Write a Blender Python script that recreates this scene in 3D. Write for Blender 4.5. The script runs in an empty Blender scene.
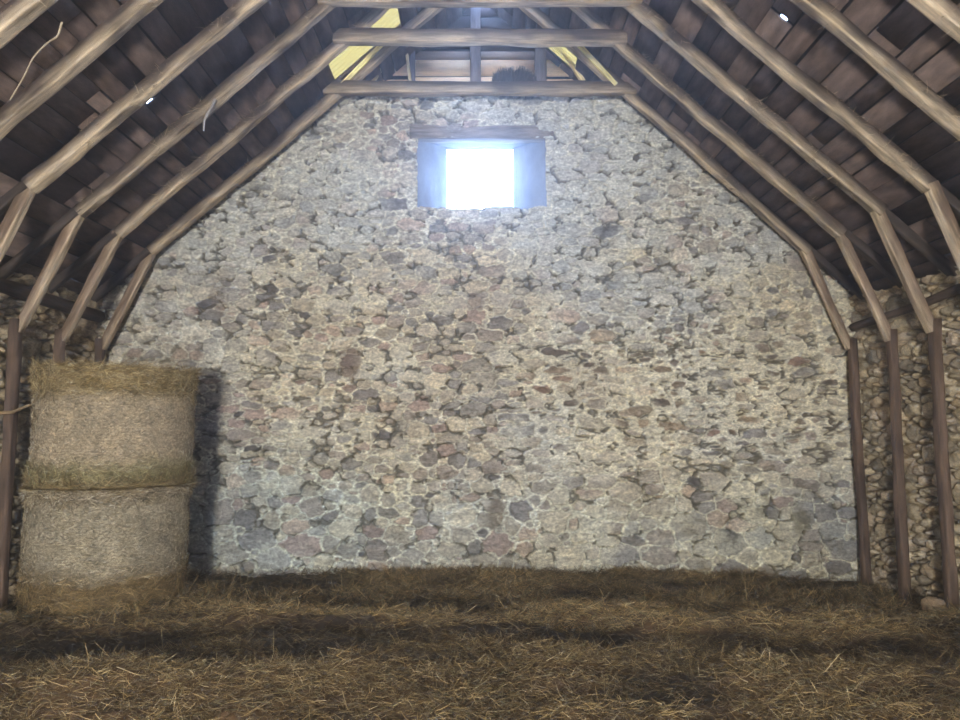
import bpy, math, random
import numpy as np
from mathutils import Vector, Matrix

SC = bpy.context.scene
COL = SC.collection
rng = np.random.default_rng(11)
random.seed(5)

# ------------------------------------------------------------------ noise
def _hash2(ix, iy, seed):
    h = (ix.astype(np.int64) * 374761393 + iy.astype(np.int64) * 668265263 + seed * 974711) & 0xFFFFFFFF
    h = ((h ^ (h >> 13)) * 1274126177) & 0xFFFFFFFF
    h = h ^ (h >> 16)
    return (h & 0xFFFF) / 65535.0

def vnoise(x, y, seed=0):
    x = np.asarray(x, float); y = np.asarray(y, float)
    ix = np.floor(x); iy = np.floor(y)
    fx = x - ix; fy = y - iy
    fx = fx * fx * (3 - 2 * fx); fy = fy * fy * (3 - 2 * fy)
    a = _hash2(ix, iy, seed); b = _hash2(ix + 1, iy, seed)
    c = _hash2(ix, iy + 1, seed); d = _hash2(ix + 1, iy + 1, seed)
    return (a * (1 - fx) + b * fx) * (1 - fy) + (c * (1 - fx) + d * fx) * fy

def fbm(x, y, seed=0, octv=4, gain=.5):
    s = 0; a = 1; t = 0
    for o in range(octv):
        s = s + a * vnoise(x * 2 ** o, y * 2 ** o, seed + 17 * o); t += a; a *= gain
    return s / t

def sstep(a, b, x):
    t = np.clip((x - a) / (b - a), 0, 1)
    return t * t * (3 - 2 * t)

def srgb(r, g, b):
    return tuple(((c / 255) / 12.92 if c / 255 <= .04045 else ((c / 255 + .055) / 1.055) ** 2.4) for c in (r, g, b))

# ------------------------------------------------------------------ materials
def nodes_of(name):
    m = bpy.data.materials.new(name); m.use_nodes = True
    nt = m.node_tree; nt.nodes.clear()
    out = nt.nodes.new('ShaderNodeOutputMaterial')
    bs = nt.nodes.new('ShaderNodeBsdfPrincipled')
    nt.links.new(bs.outputs[0], out.inputs[0])
    return m, nt, bs

def attr_material(name, coord, scale, lo, hi, rough=.9, bump=.3, detail=6, spec=.2, nscale=1.0, bdist=.01):
    """colour stored on the mesh, mottled by noise"""
    m, nt, bs = nodes_of(name)
    N = nt.nodes; L = nt.links
    at = N.new('ShaderNodeAttribute'); at.attribute_name = 'Col'
    if coord == 'grain':
        tc = N.new('ShaderNodeAttribute'); tc.attribute_name = 'grain'; src = tc.outputs['Vector']
    else:
        tc = N.new('ShaderNodeTexCoord'); src = tc.outputs['Object']
    mp = N.new('ShaderNodeMapping'); mp.inputs['Scale'].default_value = scale
    L.new(src, mp.inputs['Vector'])
    nz = N.new('ShaderNodeTexNoise'); nz.inputs['Scale'].default_value = nscale
    nz.inputs['Detail'].default_value = detail; nz.inputs['Roughness'].default_value = .65
    L.new(mp.outputs[0], nz.inputs['Vector'])
    mr = N.new('ShaderNodeMapRange'); mr.inputs['From Min'].default_value = .3; mr.inputs['From Max'].default_value = .7
    mr.inputs['To Min'].default_value = lo; mr.inputs['To Max'].default_value = hi
    L.new(nz.outputs['Fac'], mr.inputs['Value'])
    vm = N.new('ShaderNodeVectorMath'); vm.operation = 'SCALE'
    L.new(at.outputs['Color'], vm.inputs[0]); L.new(mr.outputs[0], vm.inputs['Scale'])
    L.new(vm.outputs[0], bs.inputs['Base Color'])
    bs.inputs['Roughness'].default_value = rough
    bs.inputs['Specular IOR Level'].default_value = spec
    if bump:
        bp = N.new('ShaderNodeBump'); bp.inputs['Strength'].default_value = bump; bp.inputs['Distance'].default_value = bdist
        L.new(nz.outputs['Fac'], bp.inputs['Height']); L.new(bp.outputs[0], bs.inputs['Normal'])
    return m

M_STONE = attr_material('rubble_stone', 'obj', (1, 1, 1.5), .50, 1.50, .95, .7, 8, .15, 34)
M_WOOD = attr_material('old_timber', 'grain', (3.5, 34, 34), .35, 1.5, .85, .6, 6, .2, 1.0)
M_BOARD = attr_material('roof_boards', 'grain', (4.5, 14, 14), .35, 1.6, .9, .4, 7, .1, 1.0)
M_PINE = attr_material('pine_planks', 'grain', (2.5, 20, 20), .8, 1.18, .85, .15, 5, .1, 1.0)
M_STRAW = attr_material('straw', 'obj', (1, 1, 1), .8, 1.2, .7, 0, 2, .25, 9)
M_EARTH = attr_material('trampled_hay', 'obj', (1, 1, 1), .45, 1.5, 1, .8, 8, .05, 30)
M_HAY = attr_material('packed_hay', 'obj', (1, 1, 2.2), .45, 1.5, .95, .9, 8, .1, 42)
M_PLASTER = attr_material('lime_render', 'obj', (1, 1, 1), .85, 1.12, .95, .3, 6, .1, 9)

def net_material():
    m, nt, bs = nodes_of('net_wrapped_hay'); N = nt.nodes; L = nt.links
    at = N.new('ShaderNodeAttribute'); at.attribute_name = 'Col'
    tc = N.new('ShaderNodeTexCoord')
    nz = N.new('ShaderNodeTexNoise'); nz.inputs['Scale'].default_value = 55; nz.inputs['Detail'].default_value = 7
    nz.inputs['Roughness'].default_value = .75
    mp = N.new('ShaderNodeMapping'); mp.inputs['Scale'].default_value = (1, 1, 1.7)
    L.new(tc.outputs['Object'], mp.inputs[0]); L.new(mp.outputs[0], nz.inputs['Vector'])
    wv = N.new('ShaderNodeTexWave'); wv.wave_type = 'BANDS'; wv.bands_direction = 'Z'
    wv.inputs['Scale'].default_value = 26; wv.inputs['Distortion'].default_value = 2.2
    wv.inputs['Detail'].default_value = 3; wv.inputs['Detail Scale'].default_value = 6
    L.new(tc.outputs['Object'], wv.inputs['Vector'])
    mr = N.new('ShaderNodeMapRange'); mr.inputs['From Min'].default_value = .3; mr.inputs['From Max'].default_value = .7
    mr.inputs['To Min'].default_value = .42; mr.inputs['To Max'].default_value = 1.45
    L.new(nz.outputs['Fac'], mr.inputs['Value'])
    mw = N.new('ShaderNodeMapRange'); mw.inputs['To Min'].default_value = .8; mw.inputs['To Max'].default_value = 1.15
    L.new(wv.outputs['Fac'], mw.inputs['Value'])
    mu = N.new('ShaderNodeMath'); mu.operation = 'MULTIPLY'
    L.new(mr.outputs[0], mu.inputs[0]); L.new(mw.outputs[0], mu.inputs[1])
    vm = N.new('ShaderNodeVectorMath'); vm.operation = 'SCALE'
    L.new(at.outputs['Color'], vm.inputs[0]); L.new(mu.outputs[0], vm.inputs['Scale'])
    L.new(vm.outputs[0], bs.inputs['Base Color'])
    bs.inputs['Roughness'].default_value = .9; bs.inputs['Specular IOR Level'].default_value = .1
    bp = N.new('ShaderNodeBump'); bp.inputs['Strength'].default_value = .8; bp.inputs['Distance'].default_value = .01
    L.new(mu.outputs[0], bp.inputs['Height']); L.new(bp.outputs[0], bs.inputs['Normal'])
    return m
M_NET = net_material()

# ------------------------------------------------------------------ mesh helpers
def mesh_np(name, V, F, mat, cols=None, grain=None, parent=None, smooth=False, loc=None):
    """V (n,3), F list of arrays of equal-size faces (k,4) or (k,3)"""
    if not isinstance(F, (list, tuple)): F = [F]
    V = np.asarray(V, float)
    if loc is not None: V = V - np.asarray(loc)
    me = bpy.data.meshes.new(name)
    nv = len(V); nl = sum(f.size for f in F); nf = sum(len(f) for f in F)
    me.vertices.add(nv); me.loops.add(nl); me.polygons.add(nf)
    me.vertices.foreach_set('co', V.astype(np.float32).ravel())
    me.loops.foreach_set('vertex_index', np.concatenate([f.ravel() for f in F]).astype(np.int32))
    st = []; o = 0
    for f in F:
        k = f.shape[1]; st.append(np.arange(len(f)) * k + o); o += f.size
    me.polygons.foreach_set('loop_start', np.concatenate(st).astype(np.int32))
    me.update(calc_edges=True)
    if cols is not None:
        a = me.color_attributes.new('Col', 'FLOAT_COLOR', 'POINT')
        c = np.ones((nv, 4), np.float32); c[:, :3] = np.clip(cols, 0, 1)
        a.data.foreach_set('color', c.ravel())
    if grain is not None:
        a = me.attributes.new('grain', 'FLOAT_VECTOR', 'POINT')
        a.data.foreach_set('vector', np.asarray(grain, np.float32).ravel())
    if smooth:
        me.polygons.foreach_set('use_smooth', np.ones(nf, bool))
    me.validate()
    me.materials.append(mat)
    ob = bpy.data.objects.new(name, me); COL.objects.link(ob)
    if loc is not None: ob.location = loc
    if parent is not None: ob.parent = parent
    return ob

class MB:
    """collects pieces into one mesh"""
    def __init__(s): s.V = []; s.F4 = []; s.F3 = []; s.C = []; s.G = []; s.n = 0
    def add(s, V, F, C, G=None):
        V = np.asarray(V, float); F = np.asarray(F)
        s.V.append(V); (s.F4 if F.shape[1] == 4 else s.F3).append(F + s.n)
        C = np.asarray(C, float)
        if C.ndim == 1: C = np.tile(C, (len(V), 1))
        s.C.append(C); s.G.append(V if G is None else np.asarray(G, float)); s._last = s.n; s.n += len(V)
    def more_faces(s, F):
        F = np.asarray(F); (s.F4 if F.shape[1] == 4 else s.F3).append(F + s._last)
    def build(s, name, mat, parent=None, smooth=False, loc=None):
        F = []
        if s.F4: F.append(np.concatenate(s.F4))
        if s.F3: F.append(np.concatenate(s.F3))
        return mesh_np(name, np.concatenate(s.V), F, mat, np.concatenate(s.C), np.concatenate(s.G), parent, smooth, loc)

def tag(o, label=None, cat=None, group=None, kind=None):
    if label: o['label'] = label
    if cat: o['category'] = cat
    if group: o['group'] = group
    if kind: o['kind'] = kind
    return o

def empty(name, loc):
    o = bpy.data.objects.new(name, None); COL.objects.link(o); o.location = loc
    o.empty_display_size = .2
    return o

def frame_for(d, up):
    d = d / np.linalg.norm(d); up = np.asarray(up, float)
    a = np.cross(up, d); a /= np.linalg.norm(a)
    b = np.cross(d, a)
    return d, a, b

def beam(mb, p0, p1, wa, wb, up, col, seed=0, seg=18, rough=.012, bow=0.0, taper=1.0, round_=.3, edge=None):
    """hewn timber from p0 to p1; wa across (cross(up,d)), wb along up; waney, slightly crooked"""
    p0 = np.asarray(p0, float); p1 = np.asarray(p1, float)
    Ln = np.linalg.norm(p1 - p0); d, a, b = frame_for(p1 - p0, up)
    K = 16
    th = (np.arange(K) + .5) / K * 2 * np.pi
    e = round_
    cx = np.sign(np.cos(th)) * np.abs(np.cos(th)) ** e
    cy = np.sign(np.sin(th)) * np.abs(np.sin(th)) ** e
    n = seg + 1
    t = np.linspace(0, 1, n)
    V = []; G = []; C = []
    off = seed * 7.31
    col = np.asarray(col)
    for i in range(n):
        s = t[i] * Ln
        wob = (fbm(s * .9 + off, off, seed, 3) - .5)
        wob2 = (fbm(s * .9 + off, off + 9, seed + 3, 3) - .5)
        sc = 1 + (taper - 1) * t[i] + .22 * (fbm(s * 1.3 + off, 3.3, seed + 5, 3) - .5)
        nz = (fbm(th * 1.1 + off, np.full(K, s * 3.0), seed + 9, 3) - .5) * 2 * rough
        ca = cx * wa / 2 * sc * (1 + nz / wa * 2) + wob * rough * 3
        cb = cy * wb / 2 * sc * (1 + nz / wb * 2) + wob2 * rough * 3 + bow * math.sin(math.pi * t[i])
        V.append(p0 + d * s + a[None] * ca[:, None] + b[None] * cb[:, None])
        G.append(np.stack([np.full(K, s + off), cx * wa * .5 + off, cy * wb * .5], 1))
        m = .45 + 1.1 * fbm(np.full(K, s * 3.1 + off), th * 1.2, seed + 21, 4)
        c = col[None] * m[:, None]
        if edge is not None:      # lit lower edge of the timber, painted into its colour
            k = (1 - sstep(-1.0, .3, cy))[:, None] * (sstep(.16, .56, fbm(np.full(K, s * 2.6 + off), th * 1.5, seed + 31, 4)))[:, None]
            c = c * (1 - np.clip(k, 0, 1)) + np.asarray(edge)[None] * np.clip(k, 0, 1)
        C.append(c)
    V = np.concatenate(V); G = np.concatenate(G); C = np.concatenate(C)
    F = []
    for i in range(n - 1):
        for k in range(K):
            k2 = (k + 1) % K
            F.append((i * K + k, i * K + k2, (i + 1) * K + k2, (i + 1) * K + k))
    # end caps
    V = np.concatenate([V, [p0], [p1]]); G = np.concatenate([G, G[:1], G[-1:]]); C = np.concatenate([C, [col], [col]])
    mb.add(V, F, C, G)
    T = [(len(V) - 2, (k + 1) % K, k) for k in range(K)] + [(len(V) - 1, (n - 1) * K + k, (n - 1) * K + (k + 1) % K) for k in range(K)]
    mb.more_faces(T)

def board_box(mb, c, ex, ey, ez, col, goff=0):
    """box with half-extent vectors ex (length), ey, ez"""
    c = np.asarray(c, float); ex = np.asarray(ex); ey = np.asarray(ey); ez = np.asarray(ez)
    S = [(-1, -1, -1), (1, -1, -1), (1, 1, -1), (-1, 1, -1), (-1, -1, 1), (1, -1, 1), (1, 1, 1), (-1, 1, 1)]
    V = [c + a * ex + b * ey + g * ez for a, b, g in S]
    lx, ly, lz = np.linalg.norm(ex), np.linalg.norm(ey), np.linalg.norm(ez)
    G = [(a * lx + goff, b * ly + goff * .37, g * lz) for a, b, g in S]
    F = [(0, 3, 2, 1), (4, 5, 6, 7), (0, 1, 5, 4), (1, 2, 6, 5), (2, 3, 7, 6), (3, 0, 4, 7)]
    mb.add(V, F, col, G)

# ------------------------------------------------------------------ straw strands
def strands(P, D, Lh, W, C, curl=.25, seg=3, up=None):
    """ribbons: P start (n,3), D unit dirs, Lh lengths, W widths, C colours -> V,F,C"""
    n = len(P)
    R = rng.normal(size=(n, 3)); R -= (R * D).sum(1, keepdims=True) * D
    R /= np.linalg.norm(R, axis=1, keepdims=True)
    S = np.cross(D, R)
    cu = (rng.random(n) * 2 - .6) * curl
    V = np.zeros((n, (seg + 1) * 2, 3)); CC = np.zeros_like(V)
    for k in range(seg + 1):
        t = k / seg
        c = P + D * (Lh * t)[:, None] + R * (cu * Lh * t * t)[:, None]
        w = W * (1 - .55 * t * t) * .5
        V[:, 2 * k] = c - S * w[:, None]; V[:, 2 * k + 1] = c + S * w[:, None]
        CC[:, 2 * k] = C; CC[:, 2 * k + 1] = C
    base = (np.arange(n) * (seg + 1) * 2)[:, None, None]
    q = np.array([(2 * k, 2 * k + 1, 2 * k + 3, 2 * k + 2) for k in range(seg)])[None]
    F = (base + q).reshape(-1, 4)
    return V.reshape(-1, 3), F, CC.reshape(-1, 3)

def rand_dirs(n, zmin=-.1, zmax=.35):
    a = rng.random(n) * 2 * np.pi; z = rng.uniform(zmin, zmax, n)
    r = np.sqrt(np.maximum(1 - z * z, 0))
    return np.stack([r * np.cos(a), r * np.sin(a), z], 1)

# ------------------------------------------------------------------ rubble masonry
def rubble(U0, U1, V0, V1, res, size_fn, seed, p=2.6, warp=.022, tries=52000, fill=.74):
    r = np.random.default_rng(seed)
    nu = int((U1 - U0) / res) + 1; nv = int((V1 - V0) / res) + 1
    u = np.linspace(U0, U1, nu); v = np.linspace(V0, V1, nv)
    BS = .3
    nbx = int((U1 - U0) / BS) + 5; nby = int((V1 - V0) / BS) + 5
    bins = {}
    S = []
    cand_scale = np.concatenate([np.full(tries // 60, 1.55), np.full(tries // 6, 1.1), np.full(tries // 3, .8), np.full(tries - tries // 60 - tries // 6 - tries // 3, .5)])
    cu = r.uniform(U0 - .2, U1 + .2, tries); cv = r.uniform(V0 - .2, V1 + .2, tries)
    rs = r.random((tries, 2))
    for i in range(tries):
        w, h = size_fn(cu[i], cv[i])
        w *= cand_scale[i] * (.72 + .6 * rs[i, 0]); h *= cand_scale[i] * (.75 + .5 * rs[i, 1])
        bx = int((cu[i] - U0 + .6) / BS); by = int((cv[i] - V0 + .6) / BS)
        ok = True
        for ax in (bx - 1, bx, bx + 1):
            for ay in (by - 1, by, by + 1):
                for (x, y, w2, h2) in bins.get((ax, ay), ()):
                    dx = abs(cu[i] - x) / ((w + w2) * fill); dy = abs(cv[i] - y) / ((h + h2) * fill)
                    if dx ** 3 + dy ** 3 < 1: ok = False; break
                if not ok: break
            if not ok: break
        if ok:
            bins.setdefault((bx, by), []).append((cu[i], cv[i], w, h)); S.append((cu[i], cv[i], w, h))
    S = np.array(S); N = len(S)
    rot = r.normal(0, .13, N); pe = r.uniform(1.15, p * 1.35, N)
    X, Y = np.meshgrid(u, v)
    Xw = X + (fbm(X * 7, Y * 7, seed + 1, 3) - .5) * 2 * warp + (fbm(X * 24, Y * 24, seed + 5, 2) - .5) * warp * .95
    Yw = Y + (fbm(X * 7 + 50, Y * 7, seed + 2, 3) - .5) * 2 * warp + (fbm(X * 24, Y * 24 + 40, seed + 6, 2) - .5) * warp * .8
    F1 = np.full(X.shape, 9.0); F2 = np.full(X.shape, 9.0); ID = np.zeros(X.shape, int)
    for k in range(N):
        x, y, w, h = S[k]
        R = .22 + max(w, h) * 1.5
        i0 = max(0, int((x - R - U0) / res)); i1 = min(nu, int((x + R - U0) / res) + 2)
        j0 = max(0, int((y - R - V0) / res)); j1 = min(nv, int((y + R - V0) / res) + 2)
        if i1 <= i0 or j1 <= j0: continue
        dx = Xw[j0:j1, i0:i1] - x; dy = Yw[j0:j1, i0:i1] - y
        c, s = math.cos(rot[k]), math.sin(rot[k])
        q = pe[k]; d = ((np.abs(dx * c + dy * s) / w) ** q + (np.abs(-dx * s + dy * c) / h) ** q) ** (1 / q)
        f1 = F1[j0:j1, i0:i1]; f2 = F2[j0:j1, i0:i1]; idd = ID[j0:j1, i0:i1]
        new = d < f1
        f2[...] = np.where(new, f1, np.minimum(f2, d))
        f1[...] = np.where(new, d, f1)
        idd[...] = np.where(new, k, idd)
    hh = S[:, 3][ID]
    edge = (F2 - F1) * hh * .55            # approx. distance to the joint in metres
    body = (1.18 - F1) * hh
    return u, v, X, Y, ID, np.minimum(edge, body), S, r

def grid_faces(nu, nv, keep=None):
    i = np.arange(nu - 1)[None]; j = np.arange(nv - 1)[:, None]
    a = j * nu + i
    F = np.stack([a, a + 1, a + nu + 1, a + nu], -1)
    F = F.reshape(-1, 4)
    if keep is not None: F = F[keep.reshape(-1)]
    return F

# ------------------------------------------------------------------ dimensions of the barn
BX, BZ = 3.5, 3.5                   # where rafter and strut meet
SL = .915                           # slope of the roof
ANG = math.atan(SL)
RIDGE = BZ + BX * SL
NRM = np.array([math.sin(ANG), 0, math.cos(ANG)])     # outward, right-hand slope
WALL_Y = 7.5
FRAMES = [7.28, 6.58, 5.94, 5.26, 4.60, 4.00]
YB = -4.6

def roof_z(x, off=0.0):             # height of a line parallel to the rafters' lower edge
    return BZ + (BX - np.abs(x)) * SL + off / math.cos(ANG)

# ------------------------------------------------------------------ gable wall (faces the camera)
WX0, WX1, WZ0, WZ1 = -.70, .74, 4.08, 4.88
def gable_size(x, z):
    n = float(vnoise(np.array(x * .8 + 3), np.array(z * .8), 77))
    w, h = .085, .047
    if z < .75: w, h = .115, .080
    elif z < 1.3: w, h = .095, .060
    if 1.1 < z < 2.6 and x > .2: w, h = .095, .036
    if 2.6 < z < 4.6 and -3 < x < -.2: w, h = .085, .045
    if x < -2 and 1.2 < z < 2.2: w, h = .095, .040
    return w * (.8 + .45 * n), h * (.85 + .4 * n)

def build_gable():
    res = .0092
    u, v, X, Z, ID, e, S, r = rubble(-4.45, 4.45, -.15, 5.42, res, gable_size, 3)
    nu, nv = len(u), len(v)
    N = len(S)
    # --- stone colours
    pal = np.array([srgb(*c) for c in [(172, 163, 146), (160, 153, 140), (182, 172, 152), (150, 140, 128), (140, 135, 128), (174, 156, 138),
                                        (190, 180, 158), (128, 122, 116), (160, 142, 130), (166, 162, 152), (104, 100, 98)]])
    wts = np.array([.17, .15, .14, .1, .09, .08, .1, .05, .05, .05, .015]); wts /= wts.sum()
    pick = r.choice(len(pal), N, p=wts)
    sc = pal[pick] * r.uniform(.84, 1.12, N)[:, None]
    sx, sz = S[:, 0], S[:, 1]
    band = (sstep(.1, .8, sx) * sstep(1.15, 1.5, sz) * (1 - sstep(2.5, 3.1, sz)))
    k = (band * r.random(N) > .45)
    sc[k] *= np.array([.66, .60, .56])
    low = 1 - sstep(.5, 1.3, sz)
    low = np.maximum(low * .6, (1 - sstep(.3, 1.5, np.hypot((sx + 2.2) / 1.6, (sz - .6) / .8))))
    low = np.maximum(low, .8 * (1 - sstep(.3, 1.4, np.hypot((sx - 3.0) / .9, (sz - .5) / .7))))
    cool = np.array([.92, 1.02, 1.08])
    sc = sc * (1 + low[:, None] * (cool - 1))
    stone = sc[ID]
    # --- mortar: covers joints, in places smeared over the stones, in places missing
    smear = fbm(X * 1.1, Z * 1.3, 41, 4)
    width = .0015 + .006 * sstep(.45, .65, smear) + .009 * band[ID]
    fine = fbm(X * 16, Z * 16, 52, 3)
    mort = 1 - sstep(.0, 1.0, (e - width * (.4 + 1.2 * fine)) / .009)
    deep = sstep(.575, .61, fbm(X * 9, Z * 12, 63, 3)) * (1 - sstep(.004, .013, e))
    crease = (1 - sstep(.0, .006, np.abs(e - width - .004))) * sstep(.35, .6, fbm(X * 4, Z * 5, 64, 3))
    mcol = np.array(srgb(206, 201, 182)) * (.80 + .36 * fbm(X * 3, Z * 3, 66, 4))[..., None]
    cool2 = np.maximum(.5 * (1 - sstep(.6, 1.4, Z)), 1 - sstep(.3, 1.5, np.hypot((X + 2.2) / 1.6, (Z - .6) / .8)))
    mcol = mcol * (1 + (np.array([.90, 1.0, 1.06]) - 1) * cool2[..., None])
    cov = np.clip(mort + .55 * sstep(.52, .70, fbm(X * 2.4, Z * 3, 71, 5)), 0, 1)
    tone = stone * (.74 + .52 * fbm(X * 11 + ID * 3.7, Z * 17 + ID * 1.9, 83, 4))[..., None]
    col = tone * (1 - cov[..., None]) + mcol * cov[..., None]
    # old limewash left on the upper part of the wall
    lw = sstep(2.7, 3.9, Z + .5 * (X > 0) * sstep(.3, 2.5, X)) * sstep(.30, .62, fbm(X * 1.3 + 4, Z * 1.6, 121, 4))
    lw = np.clip(lw * (.35 + .75 * fbm(X * 7, Z * 10, 122, 4)), 0, .62) * (1 - .7 * (1 - sstep(.002, .009, e)))
    col = col * (1 - lw[..., None]) + np.array(srgb(192, 194, 186)) * lw[..., None]
    warm = sstep(.45, .65, fbm(X * .6 + 2, Z * .7 + 7, 131, 3)) * (Z < 3.6)
    col = col * (1 + (np.array([1.05, 1.0, .90]) - 1) * warm[..., None])
    speck = .5 * fbm(X * 15, Z * 42, 81, 2) + .5 * fbm(X * 34, Z * 40, 84, 2)
    col = col * (.34 + 1.32 * speck)[..., None]
    col = col * (1 - .30 * crease * (1 - deep))[..., None]
    dirt_and_shade = np.array(srgb(58, 53, 50))  # shade of the deep crevices put into the colour, with some dirt
    col = col * (1 - .8 * deep[..., None]) + dirt_and_shade * .8 * deep[..., None]
    # --- stains
    def stain(x, z, rx, rz, c, a, sd):
        nonlocal col
        q = ((X - x) / rx) ** 2 + ((Z - z) / rz) ** 2 + (fbm(X * 5, Z * 5, sd, 4) - .5) * 2.6
        k = (a * (1 - sstep(.3, 1.1, q)))[..., None]
        col = col * (1 - k) + np.array(srgb(*c)) * k
    stain(-1.45, 2.35, .16, .22, (112, 92, 78), .65, 5)
    stain(.16, .66, .12, .24, (100, 86, 70), .6, 6)
    stain(-.02, 3.02, .12, .16, (110, 92, 86), .6, 7)
    stain(-2.86, 3.15, .15, .3, (120, 104, 88), .5, 8)
    stain(3.45, .62, .10, .18, (96, 88, 62), .6, 9)
    stain(1.2, 2.1, .5, .3, (120, 104, 92), .25, 10)
    stain(-3.6, 2.2, .4, .7, (140, 128, 104), .3, 12)
    # --- relief
    hgt = .011 * sstep(0, .008, e - width * .6) * (.55 + .9 * vnoise(ID * 1.37, ID * .77, 5)) \
        + .012 * (fbm(X * 6, Z * 14, 91, 4) - .5) + .006 * (speck - .5) - .045 * deep + .05 * (fbm(X * .7, Z * .7, 95, 3) - .5)
    hgt = hgt - .004 * crease
    # --- the opening and the roof line
    jag = (fbm(X * 6, Z * 6, 101, 3) - .5) * .07
    inside = (X > WX0 + jag * .6) & (X < WX1 + jag * .6) & (Z > WZ0 + jag) & (Z < WZ1 + jag * .3)
    above = Z > roof_z(X, .15)
    out = inside | above
    keep = ~(out[:-1, :-1] | out[1:, :-1] | out[:-1, 1:] | out[1:, 1:])
    V = np.stack([X, WALL_Y - hgt, Z], -1).reshape(-1, 3)
    mb_F = grid_faces(nu, nv, keep)
    used = np.zeros(len(V), bool); used[mb_F.ravel()] = True
    remap = np.cumsum(used) - 1
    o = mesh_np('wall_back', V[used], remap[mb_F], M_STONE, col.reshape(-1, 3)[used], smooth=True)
    tag(o, kind='structure')
    # masonry behind the face: reveals of thickness, as four blocks round the opening
    mb = MB(); c = np.array(srgb(120, 112, 100))
    zt = 5.40
    def blk(x0, x1, y0, y1, z0, z1):
        board_box(mb, ((x0 + x1) / 2, (y0 + y1) / 2, (z0 + z1) / 2), ((x1 - x0) / 2, 0, 0), (0, (y1 - y0) / 2, 0), (0, 0, (z1 - z0) / 2), c)
    y0, y1 = WALL_Y + .05, WALL_Y + .55
    blk(-4.6, -.95, y0, y1, -.2, 2.6); blk(1.0, 4.6, y0, y1, -.2, 2.6)
    blk(-.95, 1.0, y0, y1, -.2, WZ0 - .06)
    for i in range(12):     # stepped up under the roof
        z0 = 2.6 + i * .235; z1 = z0 + .235
        xm = BX - (z1 - BZ) / SL
        xm = min(4.6, xm + .12)
        if xm > 1.0:
            blk(-xm, -.95, y0, y1, z0, z1); blk(1.0, xm, y0, y1, z0, z1)
    blk(-.95, 1.0, y0, y1, 5.02, zt)
    o2 = mb.build('wall_back_core', M_STONE, o)
    return o
build_gable()

# window opening: rendered splayed jambs, flat head and sill
def build_window():
    mb = MB()
    y0, y1 = WALL_Y + .005, WALL_Y + .52
    def quad_grid(a, b, c, d, n, m, col, amp, sd):
        a, b, c, d = map(np.array, (a, b, c, d))
        s = np.linspace(0, 1, n); t = np.linspace(0, 1, m)
        Sg, T = np.meshgrid(s, t)
        P = (a * ((1 - Sg) * (1 - T))[..., None] + b * (Sg * (1 - T))[..., None] + c * (Sg * T)[..., None] + d * ((1 - Sg) * T)[..., None])
        nrm = np.cross(b - a, d - a); nrm = nrm / np.linalg.norm(nrm)
        ns = fbm(Sg * 7 + sd, T * 7, sd, 4) - .5
        P = P + nrm * (ns * amp)[..., None]
        C = np.array(col) * (.85 + .5 * (fbm(Sg * 4, T * 4 + sd, sd + 2, 4) - .3))[..., None]
        mb.add(P.reshape(-1, 3), grid_faces(n, m), C.reshape(-1, 3))
    g = np.array(srgb(128, 127, 128))
    xi0, xi1, xo0, xo1 = WX0 - .03, WX1 + .03, -.405, .405
    zb, zt = WZ0 - .05, 5.05
    quad_grid((xi0, y0, zb), (xo0, y1, zb), (xo0, y1, zt), (xi0, y0, zt), 24, 24, g, .02, 3)
    quad_grid((xo1, y1, zb), (xi1, y0, zb), (xi1, y0, zt), (xo1, y1, zt), 24, 24, g, .02, 4)
    quad_grid((xi0, y0, zb + .015), (xi1, y0, zb + .015), (xo1, y1, zb + .015), (xo0, y1, zb + .015), 30, 16, g * .9, .03, 5)
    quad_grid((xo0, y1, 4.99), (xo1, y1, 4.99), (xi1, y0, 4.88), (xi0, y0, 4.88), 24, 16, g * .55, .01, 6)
    # thin outer masonry ring so the splay meets the outer face
    c = np.array(srgb(120, 112, 100))
    for x0, x1, z0, z1 in ((-1.0, -.405, 4.0, 5.1), (.405, 1.05, 4.0, 5.1), (-1.0, 1.05, 4.99, 5.2)):
        board_box(mb, ((x0 + x1) / 2, y1 + .03, (z0 + z1) / 2), ((x1 - x0) / 2, 0, 0), (0, .025, 0), (0, 0, (z1 - z0) / 2), c)
    o = mb.build('window_1', M_PLASTER)
    tag(o, kind='structure')
    # wooden lintel over the opening, flush in the wall face
    lb = MB()
    beam(lb, (-.80, WALL_Y + .06, 4.965), (.84, WALL_Y + .06, 4.965), .15, .16, (0, 0, 1), srgb(128, 116, 104), 71, 20, .010)
    lb.build('lintel', M_WOOD, o)
build_window()

# ------------------------------------------------------------------ side walls: rough dry rubble
def side_size(x, z):
    n = float(vnoise(np.array(x * .9 + 9), np.array(z * .9), 177))
    return .068 * (.7 + .6 * n), .040 * (.7 + .6 * n)

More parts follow.
